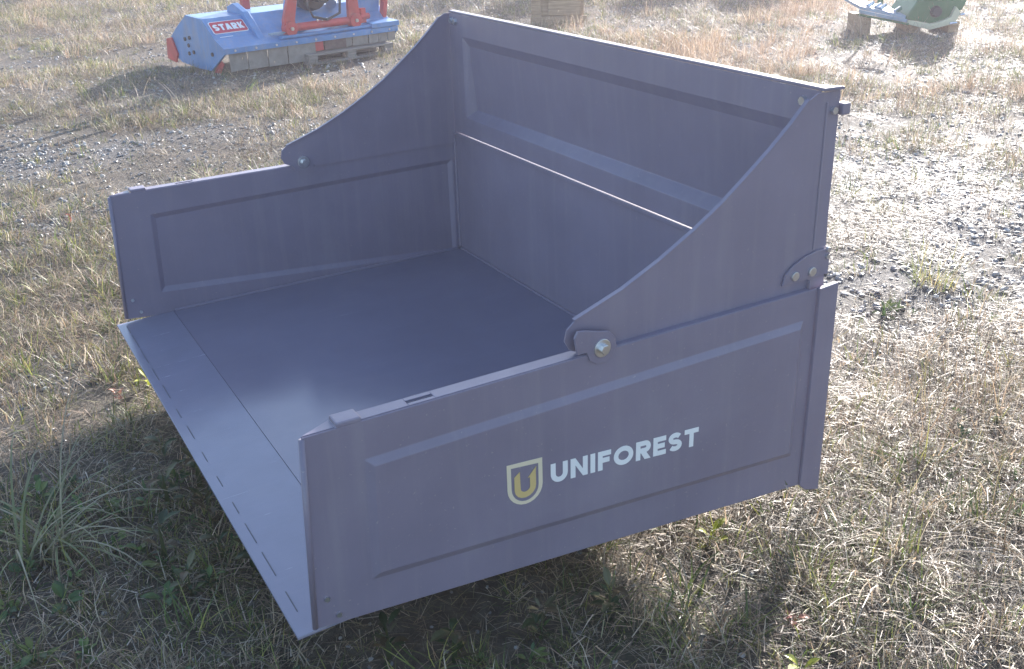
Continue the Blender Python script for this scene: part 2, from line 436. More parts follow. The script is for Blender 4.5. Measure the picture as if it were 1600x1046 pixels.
# gussets: the curved cheeks that come up with the back board
curve = [(0.594, 0.482), (0.613, 0.497), (0.73, 0.537), (0.826, 0.581), (0.914, 0.629), (0.983, 0.672), (1.05, 0.722), (1.112, 0.770), (1.165, 0.816), (1.212, 0.862)]
def gusset(ya, sgn):
    poly = curve + [(1.235, 0.874), (1.300, 0.875), (1.300, 0.60), (1.306, 0.434), (1.306, 0.412), (0.705, 0.412)]
    for k in range(7):
        a = R(-20 - k * 25); poly.append((0.664 + 0.040 * math.cos(a), 0.432 + 0.040 * math.sin(a)))
    poly += [(0.600, 0.436), (0.588, 0.458)]
    def span(a, b): return (min(a, b), max(a, b))
    mb = MB(); mb.prism(poly, 'y', *span(ya, ya + 0.004 * sgn))
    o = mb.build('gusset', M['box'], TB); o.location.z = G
    e = MB(); e.ribbon([(p[0], ya - 0.001 * sgn, p[1] + 0.0005) for p in curve[1:]], (0, sgn, 0), 0.011)
    eo = e.build('rolled_edge', M['box'], o)
    so = eo.modifiers.new('thick', 'SOLIDIFY'); so.thickness = 0.003
    # twin lug plate at the nose and the pivot bolt with its washer
    lug = [(0.598, 0.470), (0.606, 0.484), (0.622, 0.482)]
    for k in range(9):
        a = R(95 - k * 34); lug.append((0.664 + 0.037 * math.cos(a), 0.434 + 0.037 * math.sin(a)))
    lug += [(0.605, 0.432)]
    l_ = MB(); l_.prism(lug, 'y', *span(ya - 0.022 * sgn, ya - 0.016 * sgn)); l_.build('pivot_lug', M['box'], o, bevel=0.001)
    p_ = MB(); p_.tube([(0.664, ya - 0.026 * sgn, 0.434), (0.664, ya + 0.012 * sgn, 0.434)], 0.020, 20); p_.build('washer', M['zinc'], o, bevel=0.001)
    b_ = MB(); b_.tube([(0.664, ya - 0.037 * sgn, 0.434), (0.664, ya + 0.022 * sgn, 0.434)], 0.011, 6); b_.build('pivot_bolt', M['zinc'], o, bevel=0.001)
    # rear hinge bracket with flat bolts
    br = [(1.312, 0.512), (1.268, 0.514), (1.235, 0.506), (1.20, 0.492), (1.178, 0.474), (1.170, 0.448), (1.312, 0.450)]
    q_ = MB(); q_.prism(br, 'y', *span(ya - 0.0065 * sgn, ya - 0.001 * sgn)); q_.build('hinge_bracket', M['box'], o, bevel=0.0012)
    for x in (1.205, 1.258):
        c = MB(); c.tube([(x, ya - 0.012 * sgn, 0.466), (x, ya - 0.004 * sgn, 0.466)], 0.011, 12); c.build('hinge_bolt', M['zinc'], o, bevel=0.001)
    for z in (0.494, 0.511):
        c = MB(); c.tube([(1.303, ya - 0.012 * sgn, z), (1.303, ya - 0.004 * sgn, z)], 0.006, 8); c.build('bolt', M['zinc'], o)
    f_ = MB(); f_.tube([(1.262, ya - 0.0012 * sgn, 0.516), (1.262, ya - 0.0012 * sgn, 0.852)], 0.0025, 6); f_.build('fold_line', M['box'], o)
    u_ = MB(); u_.tube([(1.283, ya - 0.008 * sgn, 0.832), (1.283, ya + 0.002 * sgn, 0.832)], 0.008, 8); u_.build('bolt', M['zinc'], o)
    n_ = MB(); n_.box((1.3005, min(ya - 0.012 * sgn, ya + 0.012 * sgn), 0.820), (1.324, max(ya - 0.012 * sgn, ya + 0.012 * sgn), 0.846)); n_.build('latch_pin', M['box'], o, bevel=0.003)
    return o
gusset(0.016, 1)
gusset(1.797, -1)

# emblem and lettering on the near wall
YP = -0.0115
mbE = MB()
def shield(k):
    """outline of the shield, shrunk by k"""
    x0, x1 = 0.440 + k, 0.524 - k
    c = 0.482
    pts = [(x0, 0.2215 - k * 1.05), (x1, 0.2145 - k * 1.05)]
    for i in range(13):
        a = i / 12 * math.pi
        rx = (x1 - x0) / 2
        pts.append((c + rx * math.cos(a), 0.158 - (0.042 - k * 0.8) * math.sin(a) - 0.003 * math.cos(a)))
    return pts
o_ = shield(0.0); i_ = shield(0.0095)
n = len(o_)
mbE.add([(p[0], YP, p[1]) for p in o_] + [(p[0], YP, p[1]) for p in i_], [(k, (k + 1) % n, (k + 1) % n + n, k + n) for k in range(n)])
em = mbE.build('shield_emblem', M['pale_gold_print'], near_wall); em.location = (-0.011, 0, 0.012)
so = em.modifiers.new('thick', 'SOLIDIFY'); so.thickness = 0.0008
U = [(0.4565, 0.188), (0.4695, 0.198), (0.4705, 0.160)]
for i in range(9):
    a = math.pi + i / 8 * math.pi; U.append((0.482 + 0.0115 * math.cos(a), 0.157 + 0.0105 * math.sin(a)))
U += [(0.4935, 0.178), (0.4885, 0.1775), (0.5085, 0.199), (0.5075, 0.187), (0.5075, 0.158)]
for i in range(9):
    a = -i / 8 * math.pi; U.append((0.482 + 0.0255 * math.cos(a), 0.156 + 0.0235 * math.sin(a)))
mu = MB(); mu.prism(U, 'y', YP - 0.0008, YP)
mu.build('emblem_letter', M['gold_print'], near_wall).location = (-0.011, 0, 0.012)

def strip(pts, t, closed=False):
    """quads along a centre line, t wide"""
    P = [Vector((p[0], p[1], 0)) for p in pts]; n = len(P); V = []; F = []
    for i, p in enumerate(P):
        a = P[(i - 1) % n] if (closed or i > 0) else p
        b_ = P[(i + 1) % n] if (closed or i < n - 1) else p
        d = (b_ - a).normalized(); nv = Vector((-d.y, d.x, 0)) * t / 2
        V += [p - nv, p + nv]
    for i in range(n if closed else n - 1):
        j = (i + 1) % n; F.append((2 * i, 2 * j, 2 * j + 1, 2 * i + 1))
    return V, F
def rect(x0, y0, x1, y1):
    return [Vector((x0, y0, 0)), Vector((x1, y0, 0)), Vector((x1, y1, 0)), Vector((x0, y1, 0))], [(0, 1, 2, 3)]
def quad(*p): return [Vector((a, b_, 0)) for a, b_ in p], [(0, 1, 2, 3)]
def arc(cx, cy, rx, ry, a0, a1, n=14):
    return [(cx + rx * math.cos(R(a0 + (a1 - a0) * i / n)), cy + ry * math.sin(R(a0 + (a1 - a0) * i / n))) for i in range(n + 1)]
def glyph(ch, w, h, t):
    m = t / 2
    if ch == 'I': return [rect(0, 0, w, h)]
    if ch == 'T': return [rect(0, h - t, w, h), rect(w / 2 - m, 0, w / 2 + m, h - t)]
    if ch == 'F': return [rect(0, 0, t, h), rect(t, h - t, w, h), rect(t, h * 0.52 - m, w * 0.88, h * 0.52 + m)]
    if ch == 'E': return [rect(0, 0, t, h), rect(t, h - t, w, h), rect(t, h * 0.5 - m, w * 0.9, h * 0.5 + m), rect(t, 0, w, t)]
    if ch == 'U':
        r_ = w / 2 - m
        return [strip([(m, h), (m, w / 2)] + arc(w / 2, w / 2, r_, r_, 180, 360)[1:] + [(w - m, h)], t)]
    if ch == 'N': return [rect(0, 0, t, h), rect(w - t, 0, w, h), quad((t, h), (t, h - t * 1.45), (w - t, 0), (w - t, t * 1.45))]
    if ch == 'O': return [strip(arc(w / 2, h / 2, w / 2 - m, h / 2 - m, 0, 360, 28)[:-1], t, True)]
    if ch == 'R':
        c = h * 0.68; r_ = h - m - c
        return [rect(0, 0, t, h), strip([(t, h - m), (w - r_ - m, h - m)] + arc(w - r_ - m, c, r_, r_, 90, -90)[1:] + [(t, c - r_)], t),
                quad((w - 1.35 * t, 0), (w, 0), (w * 0.72, c - r_ - m), (w * 0.72 - 1.25 * t, c - r_ - m))]
    if ch == 'S':
        r_ = (h / 2 - m + m) / 2 - m / 2 + t * 0.06; rx = w / 2 - m
        c1 = h - m - (h - t) / 4; c2 = m + (h - t) / 4; ry = (h - t) / 4
        return [strip(arc(w / 2, c1, rx, ry, 28, 270) + arc(w / 2, c2, rx, ry, 90, -152)[1:], t)]
    if ch == 'A': return [quad((0, 0), (t * 1.15, 0), (w / 2 + t * 0.55, h), (w / 2 - t * 0.55, h)), quad((w - t * 1.15, 0), (w, 0), (w / 2 + t * 0.55, h), (w / 2 - t * 0.55, h)), rect(w * 0.27, h * 0.18, w * 0.73, h * 0.18 + t * 0.8)]
    if ch == 'K': return [rect(0, 0, t, h), quad((t, h * 0.32), (t, h * 0.62), (w * 0.7, h), (w, h)), quad((w - t * 1.3, 0), (w, 0), (w * 0.50, h * 0.62), (w * 0.28, h * 0.50))]

def letter(ch, mat, parent, h, t, w, matrix):
    """one printed letter built from its strokes, placed with matrix"""
    mb = MB()
    for k, (V, F) in enumerate(glyph(ch, w, h, t)):
        mb.add([matrix @ (v + Vector((0, 0, 0.00012 * k))) for v in V], F)
    o = mb.build('letter', mat, parent)
    so = o.modifiers.new('thick', 'SOLIDIFY'); so.thickness = 0.0005; so.offset = 0
    return o
SL = -0.084
widths = {'U': 0.042, 'N': 0.043, 'I': 0.0121, 'F': 0.034, 'O': 0.052, 'R': 0.040, 'E': 0.035, 'S': 0.038, 'T': 0.040}
word = 'UNIFOREST'
gap = (0.394 - sum(widths[c] for c in word)) / 8
x = 0.533
for c in word:
    mat4 = Matrix(((1, 0, 0, x), (0, 0, -1, YP), (SL, 1, 0, 0.1555 + SL * (x - 0.533)), (0, 0, 0, 1)))
    letter(c, M['white_print'], near_wall, 0.047, 0.0121, widths[c], mat4)
    x += widths[c] + gap

# under-frame carrying the box
mb = MB()
mb.box((0.25, 0.86, -0.052), (1.25, 0.94, -0.0075))
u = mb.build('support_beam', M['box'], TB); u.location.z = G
for x0 in (0.32, 1.12):
    mb = MB(); mb.box((x0, 0.85, -G - 0.02), (x0 + 0.08, 0.95, -0.053))
    u = mb.build('support_foot', M['box'], TB); u.location.z = G

# ------------------------------------------------------------------ flail mower
FM = empty('flail_mower', (1.85, 7.40, 0.0), R(10))
tag(FM, 'blue flail mower with red hitch frame, grey rubber flaps and red sticker', 'mower')
prof = [(-0.11, 0.19), (-0.11, 0.235), (0.05, 0.30), (0.26, 0.45), (0.58, 0.46), (0.80, 0.345), (0.96, 0.25), (1.00, 0.10), (0.80, 0.03), (0.47, 0.015), (0.20, 0.02)]
LM = 1.76
mb = MB(); mb.prism(prof, 'x', 0.0, 0.02); ep = mb.build('end_plate', M['blue'], FM, bevel=0.003)
mb = MB(); mb.prism(prof, 'x', LM - 0.02, LM); mb.build('end_plate', M['blue'], FM, bevel=0.003)
for (tt, z) in ((0.55, 0.27), (0.65, 0.25), (0.59, 0.20), (0.50, 0.15), (0.60, 0.13), (0.12, 0.17)):
    c = MB(); c.tube([(-0.012, tt, z), (0.002, tt, z)], 0.017, 8); c.build('bolt', M['dark'], ep)
mb = MB()
shell = [(-0.11, 0.19), (-0.11, 0.235), (0.05, 0.30), (0.26, 0.45), (0.58, 0.46), (0.80, 0.345), (0.96, 0.25)]
mb.prism(shell + [(0.94, 0.245), (0.78, 0.33), (0.57, 0.44), (0.28, 0.43), (0.07, 0.285), (-0.09, 0.22), (-0.09, 0.19)], 'x', 0.0205, LM - 0.0205)
mb.build('hood', M['blue'], FM)
mb = MB(); mb.prism([(0.93, 0.24), (1.04, 0.22), (1.08, 0.04), (0.90, 0.02), (0.84, 0.10)], 'x', -0.02, -0.002); mb.build('skid_plate', M['red'], FM, bevel=0.003)
mb = MB(); mb.prism([(0.20, 0.0), (0.08, 0.0), (-0.02, 0.10), (0.06, 0.14)], 'x', 0.022, 0.03); mb.build('skid_plate', M['red'], FM)
# long low step and right platform
mb = MB(); mb.box((0.55, -0.100, 0.252), (LM - 0.03, 0.03, 0.275)); mb.build('front_rail', M['blue'], FM, bevel=0.004)
mb = MB(); mb.box((0.47, -0.06, 0.290), (0.62, -0.01, 0.304)); mb.build('step', M['deck'], FM, bevel=0.003)
mb = MB(); mb.prism([(-0.12, 0.24), (-0.12, 0.282), (0.20, 0.300), (0.20, 0.26)], 'x', 1.47, LM + 0.01); mb.build('platform', M['blue'], FM, bevel=0.003)
# rib across the hood, left of the frame
mb = MB(); mb.prism([(-0.05, 0.25), (0.03, 0.325), (0.22, 0.475), (0.40, 0.535), (0.52, 0.50), (0.52, 0.45), (0.28, 0.445), (0.06, 0.295)], 'x', 0.37, 0.43); mb.build('hood_rib', M['blue'], FM, bevel=0.006)
# flaps
edges = [0.05, 0.22, 0.41, 0.60, 0.88, 0.97, 1.20, 1.27, 1.44, 1.55, 1.65, 1.74]
for k in range(len(edges) - 1):
    zlo = 0.035 if edges[k] < 0.85 else 0.105
    sw = random.uniform(-0.012, 0.012)
    mb = MB(); mb.prism([(edges[k] + 0.004, 0.20), (edges[k + 1] - 0.004, 0.20), (edges[k + 1] - 0.004 + sw * 0.3, zlo + random.uniform(0, 0.012)), (edges[k] + 0.004 + sw * 0.3, zlo)], 'y', -0.085 + sw, -0.078 + sw)
    mb.build('flap', M['red'] if k == 4 else (M['flap_dark'] if k == 5 else M['flap']), FM)
# red hitch frame
mb = MB(); mb.tube([(0.70, -0.03, 0.325), (1.36, -0.03, 0.325)], 0.035, 14); mb.build('cross_tube', M['red'], FM, smooth=False)
for s0, lean in ((0.64, 0.05), (1.30, -0.02)):
    mb = MB(); mb.prism([(s0 - 0.03, 0.28), (s0 + 0.08, 0.28), (s0 + 0.085, 0.40), (s0 + 0.09 + lean, 0.62), (s0 + 0.08 + lean * 2, 1.10), (s0 + 0.02 + lean * 2, 1.10), (s0 + lean, 0.62), (s0 - 0.03, 0.40)], 'y', -0.06, -0.02)
    up = mb.build('hitch_upright', M['red'], FM, bevel=0.004)
    c = MB(); c.tube([(s0 + 0.03, -0.085, 0.325), (s0 + 0.03, 0.0, 0.325)], 0.062, 16); c.build('hitch_eye', M['red'], up, bevel=0.004)
    c = MB(); c.tube([(s0 + 0.03, -0.10, 0.325), (s0 + 0.03, 0.02, 0.325)], 0.016, 10); c.build('hitch_pin', M['zinc'], up)
mb = MB(); mb.box((1.405, -0.05, 0.29), (1.46, -0.01, 0.42)); mb.tube([(1.40, -0.03, 0.345), (1.50, -0.03, 0.345)], 0.028, 10); mb.build('hitch_clevis', M['red'], FM, bevel=0.004)
mb = MB(); mb.box((0.53, 0.52, 0.44), (0.60, 0.58, 1.1)); mb.build('rear_post', M['red'], FM, bevel=0.004)
mb = MB(); mb.prism([(1.70, 0.25), (1.735, 0.25), (1.84, 0.80), (1.79, 0.80)], 'y', 0.05, 0.12); mb.build('side_arm', M['red'], FM, bevel=0.003)
mb = MB(); mb.prism([(1.45, 0.29), (1.70, 0.29), (1.78, 0.70), (1.44, 0.70), (1.40, 0.50)], 'y', 0.13, 0.16); mb.build('belt_cover', M['blue'], FM, bevel=0.006)
mb = MB(); mb.prism([(0.72, 0.46), (0.84, 0.46), (0.90, 0.90), (0.80, 0.90)], 'y', 0.10, 0.14); mb.build('mast_plate', M['blue'], FM, bevel=0.004)
# gearbox and drive shaft guard
mb = MB(); mb.tube([(1.03, 0.10, 0.56), (1.03, 0.16, 0.56), (1.03, 0.38, 0.56)], [0.125, 0.14, 0.12], 20); gb = mb.build('gearbox', M['dark'], FM, bevel=0.01, smooth=False)
mb = MB(); mb.tube([(1.03, -0.06, 0.56), (1.03, 0.10, 0.56)], 0.06, 16); mb.build('shaft_guard', M['dark'], gb)
mb = MB(); mb.box((0.90, 0.28, 0.43), (1.18, 0.50, 0.45)); mb.build('gearbox_foot', M['steel'], gb)
mb = MB(); mb.tube([(1.22, 0.15, 0.47), (1.30, 0.25, 0.50), (1.42, 0.30, 0.52)], 0.05, 12); mb.build('drive_housing', M['blue'], FM, smooth=False)
for k in range(3):
    c = MB(); c.tube([(0.95 + 0.05 * k, -0.05, 0.362), (0.98 + 0.05 * k, 0.01, 0.366)], 0.008, 8); c.build('spring_pin', M['zinc'], FM)
mb = MB(); mb.tube([(0.92, 0.0, 0.62), (0.86, -0.05, 0.50), (0.90, -0.07, 0.40), (1.05, -0.05, 0.36), (1.20, -0.02, 0.40), (1.28, 0.08, 0.55)], 0.012, 8); mb.build('hydraulic_hose', M['dark'], FM, smooth=True)
for k in range(9):
    c = MB(); s0 = 0.10 + k * 0.195; c.tube([(s0, -0.116, 0.213), (s0, -0.109, 0.213)], 0.010, 6); c.build('bolt', M['zinc'], FM)
# sticker with lettering, on the sloping front of the hood
e1 = Vector((1, 0, 0)); e2 = Vector((0, 0.21, 0.15)).normalized(); nrm = e1.cross(e2)
st0 = Vector((-0.005, 0.05, 0.30)) + e2 * 0.045 - nrm * -0.003
def onface(x, y, k=0.0): return Vector((0.03, 0.05, 0.30)) + e1 * x + e2 * y + nrm * k
nrm_s = 1 if nrm.z > 0 else -1
def rrect(x0, y0, x1, y1, r):
    p = []
    for (cx, cy, a0) in ((x1 - r, y1 - r, 0), (x0 + r, y1 - r, 90), (x0 + r, y0 + r, 180), (x1 - r, y0 + r, 270)):
        for i in range(5): a = R(a0 + i * 22.5); p.append((cx + r * math.cos(a), cy + r * math.sin(a)))
    return p
def plate(poly, k0, k1):
    mb = MB(); n = len(poly)
    mb.add([onface(*p, k0 * nrm_s) for p in poly] + [onface(*p, k1 * nrm_s) for p in poly],
           [tuple(range(n)), tuple(range(2 * n - 1, n - 1, -1))] + [(i, (i + 1) % n, (i + 1) % n + n, i + n) for i in range(n)])
    return mb
plate(rrect(0.0, 0.055, 0.325, 0.205, 0.02), 0.001, 0.003).build('sticker_border', M['white_print'], FM)
stk = plate(rrect(0.007, 0.062, 0.318, 0.198, 0.016), 0.0032, 0.0046).build('sticker', M['sticker'], FM)
x = 0.022
for c, w_ in zip('STARK', (0.055, 0.052, 0.058, 0.055, 0.055)):
    O3 = onface(x, 0.092, 0.0056 * nrm_s); zz = nrm * nrm_s
    m4 = Matrix(((e1.x, e2.x, zz.x, O3.x), (e1.y, e2.y, zz.y, O3.y), (e1.z, e2.z, zz.z, O3.z), (0, 0, 0, 1)))
    letter(c, M['white_print'], stk, 0.076, 0.019, w_ - 0.005, m4)
    x += w_ + 0.0025
plate([(0.03, 0.012), (0.15, 0.012), (0.15, 0.018), (0.03, 0.018)], 0.001, 0.002).build('warning_label', M['white_print'], FM)

# pallet below the mower
PA = empty('pallet', (1.85, 7.40, 0.0), R(10))
tag(PA, 'low grey wooden pallet under the right half of the blue mower', 'pallet')
for k in range(5):
    mb = MB(); y0 = -0.16 + k * 0.16; mb.box((0.76, y0, 0.078), (1.66, y0 + 0.115, 0.098)); mb.build('board', M['wood_grey'], PA, bevel=0.003)
for k in range(3):
    for j in range(3):
        mb = MB(); mb.box((0.765 + k * 0.40, -0.155 + j * 0.29, 0.022), (0.855 + k * 0.40, -0.055 + j * 0.29, 0.0775)); mb.build('block', M['wood_grey'], PA)
for j in range(3):
    mb = MB(); mb.box((0.76, -0.155 + j * 0.29, 0.0), (1.66, -0.055 + j * 0.29, 0.0215)); mb.build('board', M['wood_grey'], PA, bevel=0.003)

# ------------------------------------------------------------------ green machine, back right
ang = math.atan2(-0.48877, 0.87241)
GM = empty('drum_mower', (8.0, 5.1, 0.0), ang)
tag(GM, 'small green machine with pale blue deck and cream skirt at the top right edge', 'mower')
# local x: to the right in the picture, y: away
lobe = [(-0.30, 0.14), (-0.25, 0.22), (-0.20, 0.30), (-0.16, 0.52), (0.10, 0.60), (0.24, 0.48), (0.27, 0.30), (0.235, 0.21), (0.16, 0.18), (0.10, 0.11), (-0.06, 0.09)]
mb = MB(); mb.prism(lobe, 'y', 0.02, 0.50); mb.build('drum_housing', M['green'], GM, bevel=0.012)
mb = MB(); mb.tube([(-0.02, 0.018, 0.20), (-0.02, -0.03, 0.20)], [0.055, 0.045], 16); mb.build('hub_cap', M['dark'], GM, bevel=0.006)
sk = [(-0.29, 0.10), (-0.07, 0.04), (0.09, 0.075), (0.165, 0.10), (0.20, 0.19), (0.15, 0.245), (0.115, 0.15), (0.06, 0.125), (-0.06, 0.09), (-0.28, 0.135)]
mb = MB(); mb.prism(sk, 'y', -0.03, 0.018); mb.build('skirt', M['cream'], GM, bevel=0.004)
def slope(x0, x1, y0, y1, z0, z1, th, mat, name):
    mb = MB(); mb.add([(x0, y0, z0), (x1, y0, z0 - 0.10), (x1, y1, z1 - 0.10), (x0, y1, z1), (x0, y0, z0 - th), (x1, y0, z0 - 0.10 - th), (x1, y1, z1 - 0.10 - th), (x0, y1, z1 - th)],
                      [(0, 1, 2, 3), (7, 6, 5, 4), (0, 4, 5, 1), (1, 5, 6, 2), (2, 6, 7, 3), (3, 7, 4, 0)])
    return mb.build(name, mat, GM, bevel=0.003)
slope(-0.74, -0.30, 0.0, 0.50, 0.275, 0.30, 0.03, M['deck'], 'deck')
slope(-0.75, -0.30, -0.05, -0.005, 0.245, 0.245, 0.03, M['deck'], 'deck_rail')
slope(-0.75, -0.28, -0.05, 0.0, 0.21, 0.21, 0.02, M['green'], 'lower_rail')
for (x, y) in ((-0.62, 0.06), (-0.53, 0.10), (-0.50, 0.06), (-0.34, 0.10)):
    mb = MB(); mb.tube([(x - 0.035, y, 0.285 + (-0.74 - x) * 0.22), (x + 0.035, y + 0.05, 0.31 + (-0.74 - x) * 0.22)], 0.022, 10); mb.build('hydraulic_fitting', M['steel'], GM)
mb = MB(); mb.tube([(-0.45, 0.30, 0.25), (-0.45, 0.30, 0.62), (-0.1, 0.30, 0.75)], 0.03, 10); mb.build('hitch_arm', M['green'], GM)
for p0, p1 in (((0.10, -0.045, 0.095), (0.17, -0.045, 0.10)), ((0.19, -0.04, 0.17), (0.23, -0.04, 0.175))):
    mb = MB(); mb.tube([p0, p1], 0.013, 8); mb.build('bolt', M['steel'], GM)
# wooden blocks it stands on
for k, (x0, x1, y0, y1, zt) in enumerate(((-0.70, -0.62, 0.0, 0.45, 0.165), (0.13, 0.23, 0.03, 0.45, 0.105), (-0.22, -0.12, 0.06, 0.45, 0.085))):
    mb = MB(); mb.box((x0, y0, -0.02), (x1, y1, zt))
    o = mb.build('timber_block', M['wood'], bevel=0.004)
    o.location = (8.0, 5.1, 0.0); o.rotation_euler = (0, 0, ang)
    tag(o, ('brown timber block under the pale blue deck of the green machine', 'brown timber block under the right end of the green machine', 'brown timber block under the middle of the green drum')[k], 'timber block', 'timber blocks under the green machine')

# ------------------------------------------------------------------ wooden crate behind the back board
CR = empty('wooden_crate', (5.60, 8.05, 0.0), ang)
tag(CR, 'brown wooden crate standing on the grass behind the raised back board', 'crate')
mb = MB(); mb.box((-0.23, 0.03, 0.0), (-0.13, 0.12, 0.80)); mb.build('post', M['wood'], CR, bevel=0.004)
mb = MB(); mb.box((0.26, 0.05, 0.0), (0.33, 0.12, 0.80)); mb.build('post', M['wood'], CR, bevel=0.004)
z = 0.10
for k in range(5):
    h_ = random.uniform(0.12, 0.15)
    mb = MB(); mb.box((-0.06 + random.uniform(-0.01, 0.01), 0.02, z), (0.30, 0.045, z + h_)); mb.build('board', M['wood'], CR, bevel=0.003); z += h_ + 0.005
mb = MB(); mb.box((-0.12, 0.06, 0.02), (0.25, 0.40, 0.72)); mb.build('liner', M['wood'], CR)
mb = MB(); mb.box((-0.24, 0.0, 0.0), (0.36, 0.018, 0.09)); mb.build('skid', M['wood'], CR, bevel=0.003)

# ------------------------------------------------------------------ leaf materials, also for the unseen bushes added to cast shade
def leaf_mat(name, c, tr=0.35, var=0.5, rough=0.55):
    m, t, b = nodes(name)
    t.nodes.remove(b)
    out = t.nodes['Material Output']
    at = nn(t, 'ShaderNodeAttribute', attribute_name='tint')
    oi = nn(t, 'ShaderNodeObjectInfo')
    hs = nn(t, 'ShaderNodeHueSaturation')
    mr = nn(t, 'ShaderNodeMapRange'); mr.inputs[3].default_value = 1 - var * 0.6; mr.inputs[4].default_value = 1 + var * 0.6
    t.links.new(oi.outputs['Random'], mr.inputs[0]); t.links.new(mr.outputs[0], hs.inputs['Value'])
    if c is None: t.links.new(at.outputs['Color'], hs.inputs['Color'])
    else: hs.inputs['Color'].default_value = (*c, 1)
    d = nn(t, 'ShaderNodeBsdfPrincipled'); d.inputs['Roughness'].default_value = rough
    tl = nn(t, 'ShaderNodeBsdfTranslucent')
    t.links.new(hs.outputs[0], d.inputs['Base Color']); t.links.new(hs.outputs[0], tl.inputs['Color'])
    ms = nn(t, 'ShaderNodeMixShader'); ms.inputs[0].default_value = tr
    t.links.new(d.outputs[0], ms.inputs[1]); t.links.new(tl.outputs[0], ms.inputs[2]); t.links.new(ms.outputs[0], out.inputs['Surface'])
    return m
M['straw'] = leaf_mat('grass_blades', None, 0.36, 0.6, 0.5)
M['leaf'] = leaf_mat('weed_leaves', None, 0.35, 0.4, 0.45)
M['bush'] = leaf_mat('bush_leaves', (0.045, 0.075, 0.03), 0.25, 0.3)
M['bark'] = wood('bark', (0.05, 0.04, 0.03), (0.12, 0.10, 0.08))

def tinted(name, V, F, C, mat):
    """mesh with a colour per vertex (what the leaf itself is coloured)"""
    me = bpy.data.meshes.new(name)
    me.from_pydata(V, [], F)
    a = me.attributes.new('tint', 'FLOAT_COLOR', 'POINT')
    a.data.foreach_set('color', np.array([(*c, 1.0) for c in C], np.float32).ravel())
    me.materials.append(mat)
    return me

def blade(V, F, C, base, az, length, width, lift, bend, col, segs=3, tip=None):
    """one curved tapering blade"""
    n0 = len(V)
    p = np.array(base, float); th = lift
    dirh = np.array([math.cos(az), math.sin(az), 0.0]); side = np.array([-math.sin(az), math.cos(az), 0.0])
    st = length / segs
    for k in range(segs + 1):
        w = width * (1 - k / segs) ** 0.7 * 0.5 + 0.0002
        V.append(tuple(p - side * w)); V.append(tuple(p + side * w))
        c = col if tip is None else tuple(a + (b_ - a) * k / segs for a, b_ in zip(col, tip))
        C.append(c); C.append(c)
        p = p + (dirh * math.cos(th) + np.array([0, 0, 1.0]) * math.sin(th)) * st
        if p[2] < 0.002 and k > 0: p[2] = 0.002
        th -= bend / segs
    for k in range(segs):
        a = n0 + 2 * k
        F.append((a, a + 1, a + 3, a + 2))

STRAW = [(0.40, 0.32, 0.22), (0.48, 0.405, 0.31), (0.27, 0.20, 0.135), (0.54, 0.475, 0.40), (0.17, 0.125, 0.085), (0.42, 0.305, 0.20), (0.12, 0.095, 0.07), (0.28, 0.25, 0.14), (0.46, 0.345, 0.26)]
GREEN = [(0.10, 0.15, 0.04), (0.15, 0.20, 0.05), (0.24, 0.26, 0.07), (0.08, 0.12, 0.04), (0.30, 0.29, 0.09)]
def rc(pal, j=0.15):
    c = random.choice(pal); k = random.uniform(1 - j, 1 + j)
    return tuple(x * k for x in c)
rot_az = lambda: random.uniform(0, 2 * math.pi)

def tuft(n, rad, l0, l1, w0, w1, lift0, lift1, b0, b1, pal, seeds=0, pal2=None, mix=0.0):
    V, F, C = [], [], []
    for k in range(n):
        r_ = rad * math.sqrt(random.random()); a = rot_az()
        az = a + random.gauss(0, 0.9)
        L_ = random.uniform(l0, l1); c = rc(pal2 if pal2 and random.random() < mix else pal)
        lift = random.uniform(lift0, lift1); bend = random.uniform(b0, b1)
        blade(V, F, C, (r_ * math.cos(a), r_ * math.sin(a), 0), az, L_, random.uniform(w0, w1), lift, bend, c, segs=4 if L_ > 0.12 else 3)
        if k < seeds:                                   # seed head: a few short flakes at the tip
            tx, ty, tz = V[-1]
            for q_ in range(4):
                blade(V, F, C, (tx, ty, tz - 0.012 * q_), rot_az(), random.uniform(0.008, 0.016), 0.005, 1.0, 0.3, rc(STRAW), segs=1)
    return V, F, C

def litter(n, rad, l0, l1, pal):
    V, F, C = [], [], []
    for k in range(n):
        r_ = rad * math.sqrt(random.random()); a = rot_az()
        blade(V, F, C, (r_ * math.cos(a), r_ * math.sin(a), random.uniform(0.003, 0.028)), rot_az(), random.uniform(l0, l1), random.uniform(0.0009, 0.0026), random.uniform(-0.15, 0.5), random.uniform(0.0, 0.7), rc(pal, 0.3), segs=2)
    return V, F, C

def leaf(V, F, C, base, az, length, width, lift, droop, col):
    n0 = len(V)
    p = np.array(base, float); th = lift
    dirh = np.array([math.cos(az), math.sin(az), 0.0]); side = np.array([-math.sin(az), math.cos(az), 0.0]); up = np.array([0, 0, 1.0])
    prof_ = [0.10, 0.75, 1.0, 0.72, 0.05]
    for k in range(5):
        w = width * prof_[k] * 0.5
        for s_, zz in ((-1, 0.25), (0, 0.0), (1, 0.25)):
            V.append(tuple(p + side * w * s_ + up * w * zz)); C.append(tuple(x * (1.15 if s_ == 0 else 1.0) for x in col))
        p = p + (dirh * math.cos(th) + up * math.sin(th)) * length / 4
        th -= droop / 4
    for k in range(4):
        a = n0 + 3 * k
        F.append((a, a + 1, a + 4, a + 3)); F.append((a + 1, a + 2, a + 5, a + 4))

